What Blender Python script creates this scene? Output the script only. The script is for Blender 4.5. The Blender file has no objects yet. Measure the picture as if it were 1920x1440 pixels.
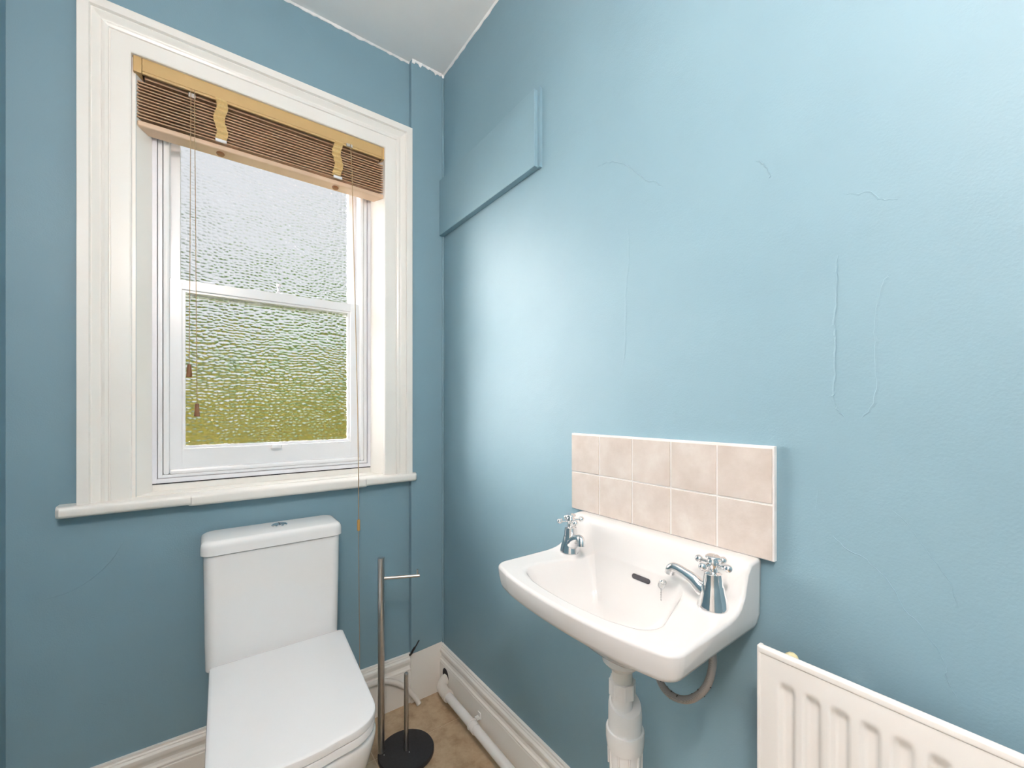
import bpy, bmesh, math, random
from mathutils import Vector, Matrix
from mathutils.bvhtree import BVHTree
random.seed(7)
PI = math.pi
S = bpy.context.scene
COL = S.collection

# ---------------------------------------------------------------- camera
CAM = Vector((-0.823, -1.638, 1.20))
YAW = math.radians(36.3)
FPX, CXP, HYP = 784.0, 960.0, 766.0          # focal length, centre and horizon in pixels of a 1920x1440 frame
cd = bpy.data.cameras.new('camera'); cam = bpy.data.objects.new('camera', cd); COL.objects.link(cam)
cam.location = CAM; cam.rotation_euler = (PI / 2, 0, -YAW)
cd.sensor_width = 36.0; cd.sensor_fit = 'HORIZONTAL'
cd.lens = FPX / 1920 * 36.0; cd.shift_y = (HYP - 720) / 1920; cd.clip_start = 0.02
S.camera = cam

# ---------------------------------------------------------------- light
W = bpy.data.worlds.new('sky'); S.world = W; W.use_nodes = True
bg = W.node_tree.nodes['Background']
bg.inputs['Color'].default_value = (0.93, 0.94, 1.0, 1); bg.inputs['Strength'].default_value = 0.62
sd = bpy.data.lights.new('sun', 'SUN'); sun = bpy.data.objects.new('sun', sd); COL.objects.link(sun)
sd.energy = 14.0; sd.angle = 0.02; sd.color = (1.0, 0.92, 0.88)
sun.rotation_euler = Vector((-.36, .90, .19)).to_track_quat('Z', 'Y').to_euler()   # over the garden, to the left of the window
LAMP_POWER = 114.0; HALL_FILL_POWER = 40.0
S.view_settings.view_transform = 'Standard'; S.view_settings.look = 'None'
S.view_settings.exposure = 0.52; S.view_settings.gamma = 1.0
S.view_settings.use_curve_mapping = False
S.cycles.use_light_tree = False; S.cycles.max_bounces = 8; S.cycles.diffuse_bounces = 5; S.cycles.glossy_bounces = 3; S.cycles.transmission_bounces = 4; S.cycles.transparent_max_bounces = 6
S.cycles.adaptive_threshold = 0.04; S.cycles.sample_clamp_indirect = 13.0

# ---------------------------------------------------------------- pixels to points (measuring)
AX = Vector((math.sin(YAW), math.cos(YAW), 0)); RX = Vector((math.cos(YAW), -math.sin(YAW), 0))
def ray(px, py):
    return AX + RX * ((px - CXP) / FPX) + Vector((0, 0, (HYP - py) / FPX))
def on(px, py, axis, val):
    d = ray(px, py); i = 'xyz'.index(axis); return CAM + d * ((val - CAM[i]) / d[i])

# ---------------------------------------------------------------- materials
def new_mat(name):
    m = bpy.data.materials.new(name); m.use_nodes = True
    nt = m.node_tree; return m, nt, nt.nodes['Principled BSDF']
def N(nt, t, **kw):
    n = nt.nodes.new(t)
    for k, v in kw.items():
        if k in n.inputs: n.inputs[k].default_value = v
        else: setattr(n, k, v)
    return n
def coords(nt): return N(nt, 'ShaderNodeTexCoord').outputs['Object']
def noise(nt, scale, detail=3, rough=.5, vec=None):
    n = N(nt, 'ShaderNodeTexNoise', Scale=scale, Detail=detail, Roughness=rough)
    nt.links.new(vec if vec else coords(nt), n.inputs['Vector']); return n.outputs['Fac']
def ramp(nt, fac, stops):
    r = N(nt, 'ShaderNodeValToRGB'); e = r.color_ramp.elements
    while len(e) < len(stops): e.new(0.5)
    for el, (p, c) in zip(e, stops): el.position = p; el.color = (*c, 1)
    nt.links.new(fac, r.inputs['Fac']); return r.outputs['Color']
def bump(nt, b, chain):
    prev = None
    for fac, strength, dist in chain:
        n = N(nt, 'ShaderNodeBump', Strength=strength, Distance=dist)
        nt.links.new(fac, n.inputs['Height'])
        if prev: nt.links.new(prev, n.inputs['Normal'])
        prev = n.outputs['Normal']
    nt.links.new(prev, b.inputs['Normal'])
def plain(name, col, rough=.4, metal=0., var=0.04, nscale=9., bmp=None, spec=None, coat=0.):
    m, nt, b = new_mat(name)
    lo = tuple(max(0, c * (1 - var)) for c in col); hi = tuple(min(1, c * (1 + var)) for c in col)
    nt.links.new(ramp(nt, noise(nt, nscale), [(.3, lo), (.7, hi)]), b.inputs['Base Color'])
    b.inputs['Roughness'].default_value = rough; b.inputs['Metallic'].default_value = metal
    if spec is not None: b.inputs['Specular IOR Level'].default_value = spec
    if coat: b.inputs['Coat Weight'].default_value = coat; b.inputs['Coat Roughness'].default_value = .05
    if bmp: bump(nt, b, [(noise(nt, bmp[0], 3), bmp[1], bmp[2])])
    return m
def wall_mat():
    m, nt, b = new_mat('blue_wall_paint')
    col = ramp(nt, noise(nt, 2.2, 2, .6), [(.3, (.196, .322, .392)), (.7, (.216, .350, .420))])
    nt.links.new(col, b.inputs['Base Color'])
    b.inputs['Roughness'].default_value = .56; b.inputs['Specular IOR Level'].default_value = .5
    bump(nt, b, [(noise(nt, 1.7, 0), .35, .03), (noise(nt, 9, 3), .30, .006), (noise(nt, 260, 1), .22, .0012)])
    return m
M = {}
M['wall'] = wall_mat()
M['ceil'] = plain('ceiling_white', (.92, .91, .90), .8, var=.015, bmp=(40, .2, .002))
M['gloss'] = plain('cream_gloss_paint', (.86, .84, .80), .28, var=.02, nscale=5, bmp=(22, .10, .002))
M['sash'] = plain('white_sash_paint', (.86, .87, .89), .25, var=.01, bmp=(30, .08, .001))
M['upvc'] = plain('white_plastic_frame', (.80, .80, .84), .35, var=.01)
M['gap'] = plain('dark_gap', (.015, .014, .02), .8)
M['ceramic'] = plain('white_ceramic', (.87, .87, .87), .07, var=.006, nscale=3, spec=.55)
M['basin'] = plain('basin_ceramic', (.71, .705, .70), .07, var=.006, nscale=3, spec=.55)
M['seat'] = plain('white_seat_plastic', (.88, .88, .89), .16, var=.006)
M['chrome'] = plain('chrome', (.86, .86, .87), .05, 1., var=.01)
M['steel'] = plain('brushed_steel', (.56, .54, .52), .28, 1., var=.05, nscale=60)
M['black'] = plain('black_stand_base', (.022, .021, .024), .42, var=.15, nscale=120, bmp=(300, .1, .0005))
M['rubber'] = plain('black_rubber', (.012, .012, .013), .6)
M['pvc'] = plain('white_pipe_plastic', (.82, .82, .81), .25, var=.02)
M['pvc_old'] = plain('cream_pipe_plastic', (.76, .73, .68), .35, var=.05, nscale=12)
M['rad'] = plain('radiator_enamel', (.84, .835, .815), .22, var=.01)
M['valance'] = plain('tan_blind_wood', (.58, .39, .17), .35, var=.05, nscale=14)
M['slat'] = plain('brown_blind_slat', (.44, .275, .16), .38, var=.12, nscale=25)
M['rail'] = plain('blind_bottom_rail', (.66, .47, .33), .4, var=.06)  # window light on the underside is put into this paler wood colour
M['tape'] = plain('gold_ladder_tape', (.62, .44, .19), .7, var=.08, nscale=200)
M['cord'] = plain('tan_cord', (.42, .29, .16), .7)
M['tassel'] = plain('brown_tassel_wood', (.25, .11, .045), .4, var=.1, nscale=60)
M['toggle'] = plain('amber_cord_toggle', (.60, .34, .10), .35)
M['grout'] = plain('white_grout', (.84, .83, .82), .7, var=.03, nscale=60, bmp=(120, .3, .001))
M['skin'] = plain('door_white', (.80, .79, .76), .35, var=.01)
M['plug'] = plain('brass_yellow_plug', (.72, .66, .40), .4)

def tile_mat():
    m, nt, b = new_mat('stone_beige_tile')
    oi = N(nt, 'ShaderNodeObjectInfo')
    add = N(nt, 'ShaderNodeVectorMath', operation='ADD')
    nt.links.new(coords(nt), add.inputs[0])
    sc = N(nt, 'ShaderNodeVectorMath', operation='SCALE'); sc.inputs['Scale'].default_value = 7.0
    cmb = N(nt, 'ShaderNodeCombineXYZ')
    for k in 'XYZ': nt.links.new(oi.outputs['Random'], cmb.inputs[k])
    nt.links.new(cmb.outputs[0], sc.inputs[0]); nt.links.new(sc.outputs[0], add.inputs[1])
    v = add.outputs[0]
    c1 = ramp(nt, noise(nt, 16, 5, .6, v), [(.3, (.53, .465, .42)), (.55, (.60, .54, .50)), (.75, (.66, .62, .58))])
    nt.links.new(c1, b.inputs['Base Color']); b.inputs['Roughness'].default_value = .42
    bump(nt, b, [(noise(nt, 60, 4, .6, v), .25, .002)])
    return m
M['tile'] = tile_mat()
def floor_mat():
    m, nt, b = new_mat('mottled_beige_floor')
    c = ramp(nt, noise(nt, 14, 6, .65), [(.30, (.33, .23, .14)), (.5, (.48, .36, .235)), (.72, (.60, .48, .34))])
    nt.links.new(c, b.inputs['Base Color']); b.inputs['Roughness'].default_value = .38
    bump(nt, b, [(noise(nt, 70, 4), .15, .002)])
    return m
M['floor'] = floor_mat()
M['joint'] = plain('floor_joint', (.62, .50, .36), .6)
def hose_mat():
    m, nt, b = new_mat('braided_hose')
    wv = N(nt, 'ShaderNodeTexWave', wave_type='BANDS', Scale=420.); nt.links.new(coords(nt), wv.inputs['Vector'])
    nt.links.new(ramp(nt, wv.outputs['Fac'], [(.2, (.30, .28, .265)), (.8, (.38, .355, .335))]), b.inputs['Base Color'])
    b.inputs['Roughness'].default_value = .4; b.inputs['Metallic'].default_value = .4
    return m
M['hose'] = hose_mat()
def brick_mat(name, a, c, sc):
    m, nt, b = new_mat(name)
    nt.links.new(ramp(nt, noise(nt, sc, 5, .7), [(.3, a), (.7, c)]), b.inputs['Base Color'])
    b.inputs['Roughness'].default_value = .8
    return m
M['lawn'] = brick_mat('lawn', (.34, .36, .05), (.52, .46, .13), 3)
def leaf_mat(name, a, c, sc):
    m = brick_mat(name, a, c, sc); nt = m.node_tree; b = nt.nodes['Principled BSDF']
    tl = N(nt, 'ShaderNodeBsdfTranslucent'); src = b.inputs['Base Color'].links[0].from_socket; nt.links.new(src, tl.inputs['Color'])
    mx = N(nt, 'ShaderNodeMixShader'); mx.inputs[0].default_value = .5
    nt.links.new(b.outputs[0], mx.inputs[1]); nt.links.new(tl.outputs[0], mx.inputs[2]); nt.links.new(mx.outputs[0], nt.nodes['Material Output'].inputs['Surface'])
    return m
M['gold'] = leaf_mat('golden_leaf', (.85, .78, .15), (.92, .80, .30), 5)
M['leaf'] = leaf_mat('hedge_leaf', (.13, .34, .02), (.26, .48, .05), 5)
M['leaf2'] = leaf_mat('tree_leaf', (.06, .14, .02), (.11, .20, .04), 6)
M['bark'] = brick_mat('bark', (.12, .08, .05), (.22, .16, .1), 9)
M['render'] = brick_mat('pale_house_wall', (.42, .42, .42), (.52, .52, .52), 2)

GLASS_ROUGH = .40
def glass_mat():
    m, nt, b = new_mat('hammered_glass')
    nt.nodes.remove(b); out = nt.nodes['Material Output']
    co = coords(nt)
    warp = N(nt, 'ShaderNodeTexNoise', Scale=9.0, Detail=1.0); nt.links.new(co, warp.inputs['Vector'])
    mx = N(nt, 'ShaderNodeVectorMath', operation='SCALE'); mx.inputs['Scale'].default_value = .022
    nt.links.new(warp.outputs['Color'], mx.inputs[0])
    ad = N(nt, 'ShaderNodeVectorMath', operation='ADD'); nt.links.new(co, ad.inputs[0]); nt.links.new(mx.outputs[0], ad.inputs[1])
    mp = N(nt, 'ShaderNodeMapping'); mp.inputs['Scale'].default_value = (66, 66, 98); nt.links.new(ad.outputs[0], mp.inputs['Vector'])
    vo = N(nt, 'ShaderNodeTexVoronoi', feature='SMOOTH_F1', Scale=1.0, Randomness=.62, Smoothness=.25)
    nt.links.new(mp.outputs[0], vo.inputs['Vector'])
    bp = N(nt, 'ShaderNodeBump', Strength=1.0, Distance=.0058); nt.links.new(vo.outputs['Distance'], bp.inputs['Height'])
    rf = N(nt, 'ShaderNodeBsdfRefraction', Roughness=GLASS_ROUGH, IOR=1.45); nt.links.new(bp.outputs[0], rf.inputs['Normal'])
    rf.inputs['Color'].default_value = (.96, .97, .96, 1)
    gl = N(nt, 'ShaderNodeBsdfGlossy', Roughness=.12); nt.links.new(bp.outputs[0], gl.inputs['Normal'])
    d = N(nt, 'ShaderNodeMixShader'); d.inputs[0].default_value = .05; nt.links.new(rf.outputs[0], d.inputs[1]); nt.links.new(gl.outputs[0], d.inputs[2])
    nt.links.new(d.outputs[0], out.inputs['Surface'])
    return m
M['glass'] = glass_mat()
def clear_mat():
    m, nt, b = new_mat('smooth_outer_glass_face')
    nt.nodes.remove(b); tr = N(nt, 'ShaderNodeBsdfTransparent'); tr.inputs['Color'].default_value = (.97, .98, .97, 1)
    nt.links.new(tr.outputs[0], nt.nodes['Material Output'].inputs['Surface']); return m
M['clear'] = clear_mat()
def emit_mat(name, col, st):
    m, nt, b = new_mat(name)
    b.inputs['Base Color'].default_value = (*col, 1); b.inputs['Emission Color'].default_value = (*col, 1)
    b.inputs['Emission Strength'].default_value = st
    return m
M['lamp'] = emit_mat('lamp_opal_glass', (1.0, .81, .71), LAMP_POWER)
M['hallfill'] = emit_mat('hall_fill_glow', (1.0, .88, .84), HALL_FILL_POWER)  # glow of the added fill light in the hall
M['hall'] = plain('pale_hall_paint', (.82, .81, .78), .6, var=.01)
M['hallfloor'] = plain('hall_carpet', (.45, .40, .34), .9, var=.08, nscale=80)

# ---------------------------------------------------------------- objects
ORG = {}
def tag(o, label=None, cat=None, group=None, kind=None):
    if label: o['label'] = label
    if cat: o['category'] = cat
    if group: o['group'] = group
    if kind: o['kind'] = kind
    return o
def empty(name, loc, label=None, cat=None, kind=None, parent=None):
    o = bpy.data.objects.new(name, None); COL.objects.link(o); o.empty_display_size = .05
    if parent: o.parent = parent; o.location = Vector(loc) - ORG[parent]; 
    else: o.location = loc
    ORG[o] = Vector(loc); return tag(o, label, cat, None, kind)
def obj(name, mesh, mat, parent=None, smooth=False, org=None, label=None, cat=None, kind=None, angle=None):
    """mesh = (verts, faces) in world metres, or a bmesh"""
    if isinstance(mesh, bmesh.types.BMesh):
        me = bpy.data.meshes.new(name); mesh.to_mesh(me); mesh.free()
    else:
        me = bpy.data.meshes.new(name); me.from_pydata([tuple(v) for v in mesh[0]], [], mesh[1])
    o_ = ORG[parent] if parent else Vector(org if org else (0, 0, 0))
    for v in me.vertices: v.co -= o_
    bm = bmesh.new(); bm.from_mesh(me); bmesh.ops.recalc_face_normals(bm, faces=bm.faces)
    if smooth and angle:
        for e in bm.edges:
            if len(e.link_faces) == 2 and e.calc_face_angle(0) > math.radians(angle): e.smooth = False
    bm.to_mesh(me); bm.free()
    for p in me.polygons: p.use_smooth = smooth
    mats = mat if isinstance(mat, (list, tuple)) else [mat]
    for m in mats: me.materials.append(M[m])
    if mats[0] == 'glass':
        for p in me.polygons: p.material_index = 0 if p.normal.y < -.5 else 1
    o = bpy.data.objects.new(name, me); COL.objects.link(o)
    if smooth: wn = o.modifiers.new('weighted_normal', 'WEIGHTED_NORMAL'); wn.keep_sharp = True; wn.weight = 80
    if parent: o.parent = parent
    else: o.location = o_
    ORG[o] = o_.copy(); me.update()
    return tag(o, label, cat, None, kind)

def join(*ms):
    V, F = [], []
    for v, f in ms:
        k = len(V); V += list(v); F += [tuple(i + k for i in q) for q in f]
    return V, F
def box(x0, x1, y0, y1, z0, z1):
    v = [(x, y, z) for x in (x0, x1) for y in (y0, y1) for z in (z0, z1)]
    f = [(0, 1, 3, 2), (4, 6, 7, 5), (0, 4, 5, 1), (2, 3, 7, 6), (0, 2, 6, 4), (1, 5, 7, 3)]
    return v, f
def bbox(x0, x1, y0, y1, z0, z1, r=.002, seg=2):
    bm = bmesh.new(); v, f = box(x0, x1, y0, y1, z0, z1)
    vs = [bm.verts.new(p) for p in v]; [bm.faces.new([vs[i] for i in q]) for q in f]
    bmesh.ops.bevel(bm, geom=bm.edges[:], offset=r, segments=seg, profile=.5, affect='EDGES')
    V = [tuple(p.co) for p in bm.verts]; bm.verts.index_update(); F = [tuple(p.index for p in q.verts) for q in bm.faces]
    bm.free(); return V, F
def loft(rings, cap0=True, cap1=True, closed=True):
    n = len(rings[0]); V = [p for r in rings for p in r]; F = []
    for k in range(len(rings) - 1):
        for i in range(n if closed else n - 1):
            j = (i + 1) % n; F.append((k * n + i, k * n + j, (k + 1) * n + j, (k + 1) * n + i))
    if cap0: F.append(tuple(range(n))[::-1])
    if cap1: F.append(tuple(range((len(rings) - 1) * n, len(rings) * n)))
    return V, F
def lathe(prof, n=28, org=(0, 0, 0), mat=None):
    """prof = [(r, z)...] around z; mat turns it"""
    o = Vector(org); rings = []
    for r, z in prof:
        ring = []
        for i in range(n):
            a = 2 * PI * i / n; p = Vector((r * math.cos(a), r * math.sin(a), z))
            ring.append(o + (mat @ p if mat else p))
        rings.append(ring)
    return loft(rings, True, True)
def aim(d):
    return Vector((0, 0, 1)).rotation_difference(Vector(d).normalized()).to_matrix()
def tube(path, rad, n=12, cap=True):
    path = [Vector(p) for p in path]; m = len(path)
    rads = rad if isinstance(rad, (list, tuple)) else [rad] * m
    tang = []
    for i in range(m):
        t = path[min(i + 1, m - 1)] - path[max(i - 1, 0)]; tang.append(t.normalized())
    up = Vector((0, 0, 1)) if abs(tang[0].z) < .9 else Vector((1, 0, 0))
    u = tang[0].cross(up).normalized(); rings = []
    for i in range(m):
        u = (u - tang[i] * u.dot(tang[i])).normalized(); w = tang[i].cross(u)
        rings.append([path[i] + (u * math.cos(2 * PI * k / n) + w * math.sin(2 * PI * k / n)) * rads[i] for k in range(n)])
    return loft(rings, cap, cap)
def smooth_path(pts, k=8):
    pts = [Vector(p) for p in pts]; out = []
    for i in range(len(pts) - 1):
        p0 = pts[max(i - 1, 0)]; p1 = pts[i]; p2 = pts[i + 1]; p3 = pts[min(i + 2, len(pts) - 1)]
        for j in range(k):
            t = j / k
            out.append(.5 * ((2 * p1) + (p2 - p0) * t + (2 * p0 - 5 * p1 + 4 * p2 - p3) * t * t + (3 * p1 - p0 - 3 * p2 + p3) * t ** 3))
    out.append(pts[-1]); return out
def round_poly(pts, seg=8):
    """pts = [(x, y, r)...] closed; corners rounded by r"""
    out = []; n = len(pts)
    for i in range(n):
        p = Vector(pts[i][:2]); r = pts[i][2]
        if r <= 0: out.append(p); continue
        a = Vector(pts[i - 1][:2]) - p; b = Vector(pts[(i + 1) % n][:2]) - p
        a.normalize(); b.normalize()
        ang = a.angle(b); t = r / math.tan(ang / 2)
        c = p + (a + b).normalized() * (r / math.sin(ang / 2))
        s = p + a * t - c; e = p + b * t - c
        a0 = math.atan2(s.y, s.x); a1 = math.atan2(e.y, e.x); da = (a1 - a0 + PI) % (2 * PI) - PI
        for k in range(seg + 1):
            q = a0 + da * k / seg; out.append(c + Vector((math.cos(q), math.sin(q))) * r)
    return out
def rr(x0, x1, y0, y1, r, z, seg=6):
    return [Vector((p.x, p.y, z)) for p in round_poly([(x0, y0, r), (x1, y0, r), (x1, y1, r), (x0, y1, r)], seg)]
def lerp_tab(tab, x):
    if x <= tab[0][0]: return tab[0][1]
    for (a, fa), (b, fb) in zip(tab, tab[1:]):
        if x <= b: return fa + (fb - fa) * (x - a) / (b - a)
    return tab[-1][1]
def sweep(path, prof_at, cap=True):
    """open profile swept: prof_at(i) gives the ring at path index i"""
    rings = [prof_at(i) for i in range(len(path))]
    return loft(rings, cap, cap)

XL, YF, ZC = -1.236, -2.25, 2.622        # left wall, wall behind the camera, ceiling
OX0, OX1, OZ0, OZ1 = -.985, -.248, .935, 2.245   # window opening in the back wall

# ================================================================ the room
wb = obj('wall_back', join(box(XL - .12, OX0, 0, .26, 0, ZC), box(OX1, .15, 0, .26, 0, ZC),
                           box(OX0, OX1, 0, .26, 0, OZ0), box(OX0, OX1, 0, .26, OZ1, ZC)), 'wall', kind='structure')
wr = obj('wall_right', box(0, .15, YF, 0, 0, ZC), 'wall', kind='structure')
DY0, DY1, DZ = -2.17, -1.41, 2.0        # unseen doorway added in the left wall to let in fill light
obj('wall_left', join(box(XL - .12, XL, DY1, 0, 0, ZC), box(XL - .12, XL, YF, DY0, 0, ZC), box(XL - .12, XL, DY0, DY1, DZ, ZC)), 'wall', kind='structure')
obj('wall_front', box(XL - .12, .15, YF - .12, YF, 0, ZC), 'wall', kind='structure')
# ceiling with the ragged painted edge along the walls
ce = obj('ceiling', box(XL - .12, .15, YF - .12, .26, ZC, ZC + .12), 'ceil', kind='structure')
def ragged(axis, a, b, off, n, amp):
    V, F = [], []
    for i in range(n + 1):
        t = a + (b - a) * i / n; dz = .004 + amp * random.random() ** 2
        for d, z in ((off, ZC - dz), (off - .0025, ZC - dz + .001), (off - .006, ZC + .0)):
            V.append((t, d, z) if axis == 'x' else (d, t, z))
    for i in range(n):
        for k in range(2): F.append((i * 3 + k, i * 3 + 3 + k, i * 3 + 4 + k, i * 3 + 1 + k))
    return V, F
obj('paint_edge', ragged('x', XL, -.144, -.0003, 90, .006), 'ceil', ce)
obj('paint_edge', ragged('x', -.144, 0, -.0243, 26, .014), 'ceil', ce)
obj('paint_edge', ragged('y', -2.2, -.02, -.0003, 120, .005), 'ceil', ce)

fl = obj('floor', box(XL - .12, .15, YF - .12, .26, -.10, -.0007), 'joint', kind='structure')
T = .335
ys = [-.208 + T * k for k in range(-6, 2)]; xs = [-.02 - T * k for k in range(0, 5)]
for y in ys:
    for x in xs:
        x0, x1 = max(x - T, XL), min(x, -.0); y0, y1 = max(y, YF), min(y + T, 0)
        if x1 - x0 > .02 and y1 - y0 > .02:
            obj('floor_tile', bbox(x0 + .0014, x1 - .0014, y0 + .0014, y1 - .0014, -.012, 0, .0006, 1), 'floor', fl)

# corner boxing
tb = obj('trim_1', bbox(-.146, 0, -.024, 0, .2, ZC, .002), 'wall', kind='structure')
pl = [(-.147, -.0245, 0), (-.0, -.0245, 0), (-.0, -.0245, .208), (-.147, -.0245, .199)]
obj('plinth', join((pl + [(x, .0, z) for x, y, z in pl], [(0, 1, 2, 3), (7, 6, 5, 4), (0, 4, 5, 1), (2, 6, 7, 3), (1, 5, 6, 2), (0, 3, 7, 4)])), 'gloss', tb)
obj('caulk_bead', tube([(-.004, -.026, z) for z in [.205 + i * .24 for i in range(11)]], .005, 6), 'wall', tb, True)

# skirting: profile (projection, height)
SK = [(0, 0), (.018, 0), (.018, .128), (.016, .131), (.0185, .134), (.0185, .138), (.013, .142), (.0105, .150), (.0125, .158), (.0165, .164), (.0185, .170),
      (.0175, .178), (.012, .183), (.012, .187), (.009, .190), (.009, .196), (.0, .197)]
def skirting(name, p0, p1, nrm):
    p0, p1, nv = Vector(p0), Vector(p1), Vector(nrm)
    n = 24; rings = []
    for i in range(n + 1):
        c = p0.lerp(p1, i / n); wob = .0008 * math.sin(i * 2.3) + .0006 * math.sin(i * 5.1)
        rings.append([c + nv * max(0, a + (wob if a > 0 else 0)) + Vector((0, 0, h)) for a, h in SK])
    return obj(name, loft(rings), 'gloss', smooth=True, angle=28, kind='structure')
bs_b = skirting('baseboard_back', (XL, 0, 0), (-.146, 0, 0), (0, -1, 0))
bs_r = skirting('baseboard_right', (0, -.0245, 0), (0, YF, 0), (-1, 0, 0))
skirting('baseboard_left', (XL, DY1 + .075, 0), (XL, -.019, 0), (1, 0, 0))
# hole that the waste pipe enters
hp = [Vector((-.0190, -.078 + .026 * math.cos(a), .094 + .028 * math.sin(a))) for a in [2 * PI * i / 20 for i in range(20)]]
obj('pipe_hole', (hp, [tuple(range(20))]), 'gap', bs_r)

# plaster marks on the walls
def ridge(pts, wall, w=.0022, h=.0009, k=3, jit=.0012):
    h *= .85
    P = []
    raw = smooth_path(pts, 5)
    for i, p in enumerate(raw):
        p = p.copy(); p.z += random.uniform(-jit, jit)
        if wall == 'x': p.y += random.uniform(-jit, jit)
        else: p.x += random.uniform(-jit, jit)
        P.append(p)
    V, F = [], []
    for i, p in enumerate(P):
        t = (P[min(i + 1, len(P) - 1)] - P[max(i - 1, 0)]).normalized()
        nv = Vector((-1, 0, 0)) if wall == 'x' else Vector((0, -1, 0))
        s = t.cross(nv).normalized(); e = min(1, i / 3 + .15, (len(P) - 1 - i) / 3 + .15); ww = w * (.6 + .8 * random.random()) * e
        V += [p + s * ww, p + nv * h * e, p - s * ww * .35]
    for i in range(len(P) - 1):
        for q in range(2): F.append((i * 3 + q, i * 3 + 3 + q, i * 3 + 4 + q, i * 3 + 1 + q))
    return V, F
def px_line(o, s, pts, axis='x', val=-.0001): return [on(o[0] + p[0] / s, o[1] + p[1] / s, axis, val) for p in pts]
R1 = (1080, 270); s1 = 2.619; R2 = (1450, 900); s2 = 3.6
A_ = [(100, 115), (150, 92), (190, 88), (250, 105), (300, 145), (350, 180), (390, 185), (430, 215)]
B_ = [(880, 85), (915, 95), (940, 125), (955, 155), (948, 168)]
C_ = [(1285, 545), (1283, 650), (1278, 760), (1270, 890), (1278, 950), (1275, 1080), (1268, 1200), (1265, 1260), (1290, 1310), (1320, 1345)]
C2 = [(1400, 1345), (1445, 1300), (1475, 1200), (1470, 1000), (1465, 880), (1500, 700), (1540, 640)]
D_ = [(1310, 240), (1380, 245), (1440, 235), (1500, 270), (1590, 265)]
E_ = [(250, 380), (262, 530), (245, 750), (245, 950), (230, 1100)]
for L, w, h in ((A_, .0022, .0012), (B_, .002, .0012), (C_, .0024, .0011), (C2, .003, .0006), (D_, .002, .0006), (E_, .006, .0006)):
    obj('plaster_ridge', ridge(px_line(R1, s1, L), 'x', w, h), 'wall', wr)
G_ = [(400, 370), (500, 470), (610, 520), (660, 570), (740, 640), (820, 750), (890, 880), (970, 950), (1040, 1050), (1120, 1160), (1175, 1280), (1160, 1310), (1200, 1400), (1240, 1470)]
H_ = [(800, 200), (900, 290), (1000, 430), (1100, 560), (1190, 690), (1240, 840), (1255, 885)]
F_ = [(270, 20), (300, 90), (280, 200)]
for L, w, h in ((G_, .0012, .0006), (H_, .0009, .0004), (F_, .001, .0004)):
    obj('plaster_ridge', ridge(px_line(R2, s2, L), 'x', w, h, jit=.0006), 'wall', wr)
for L in ([(557, 43), (575, 58), (589, 80), (592, 100), (596, 118)], [(60, 1130), (140, 1105), (200, 1060), (235, 1010)], [(175, 1318), (205, 1322)], [(165, 1155), (190, 1160)]):
    obj('plaster_ridge', ridge(px_line((0, 0), 1, L, 'y'), 'y', .0014, .0007, jit=.0006), 'wall', wb)

# ================================================================ window
WX0, WX1, WZB, WZT = -1.102, -.146, .94, 2.333
win = empty('window_1', (-.62, 0, .94), 'white sash window with hammered glass in a moulded architrave', kind='structure')
# architrave profile: (distance from the inner edge, projection)
AP = [(0, 0), (0, .020), (.003, .022), (.042, .022), (.0435, .019), (.046, .019), (.0475, .0235), (.054, .026), (.060, .024), (.063, .0205), (.066, .0215), (.073, .027), (.079, .031),
      (.0815, .0305), (.083, .036), (.0845, .0385), (.1065, .0385), (.108, .037), (.108, 0)]
AW = .108
def archi(side):
    rings = []
    ix0, ix1, it = WX0 + AW, WX1 - AW, WZT - AW
    for e in (0, 1):
        ring = []
        for u, h in AP:
            if side == 'L': p = (ix0 - u, -h, WZB if e == 0 else it + u)
            elif side == 'R': p = (ix1 + u, -h, WZB if e == 0 else it + u)
            else: p = ((ix0 - u) if e == 0 else (ix1 + u), -h, it + u)
            ring.append(Vector(p))
        rings.append(ring)
    return loft(rings)
for sd_ in 'LRT':
    obj('architrave', archi(sd_), 'gloss', win, True, angle=25)
# sill board with nosing, the middle length a touch deeper
def nosing(x0, x1, yb, yf, z0, z1):
    pr = [(yb, z0), (yf + .010, z0), (yf + .003, z0 + .004), (yf, z0 + .010), (yf, z1 - .010), (yf + .003, z1 - .004), (yf + .010, z1), (yb, z1)]
    rings = [[Vector((x, y, z)) for y, z in pr] for x in (x0, x0 + .008, x1 - .008, x1)]
    for r in (rings[0], rings[-1]):
        for i in (1, 2, 3, 4, 5, 6): r[i].y += .008
    return loft(rings)
obj('sill_board', nosing(-1.140, -.131, 0, -.052, .908, .940), 'gloss', win, True, angle=35)
obj('sill_nosing', nosing(-.862, -.330, -.03, -.056, .905, .9405), 'gloss', win, True, angle=35)
# reveal lining
def lining(xa, xb, sgn):
    P = [(xa, -.0005), (xb, .062), (xb, .20), (xa - .02 * sgn, .20), (xa - .02 * sgn, -.0005)]
    return loft([[Vector((x, y, z)) for x, y in P] for z in (.94, 2.245)])
obj('reveal_lining', lining(-.986, -.9545, 1), 'gloss', win)
obj('reveal_lining', lining(-.252, -.2825, -1), 'gloss', win)
obj('reveal_head', box(OX0, OX1, -.0005, .20, 2.226, 2.2455), 'gloss', win)
# low upstand strip behind the sill
obj('inner_sill', join(box(OX0, OX1, 0, .20, .925, .942), box(OX0, OX1, .068, .20, .942, .963)), 'gloss', win)
obj('frame_gap', box(-.955, -.282, .0665, .10, .9625, .9665), 'gap', win)
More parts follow.
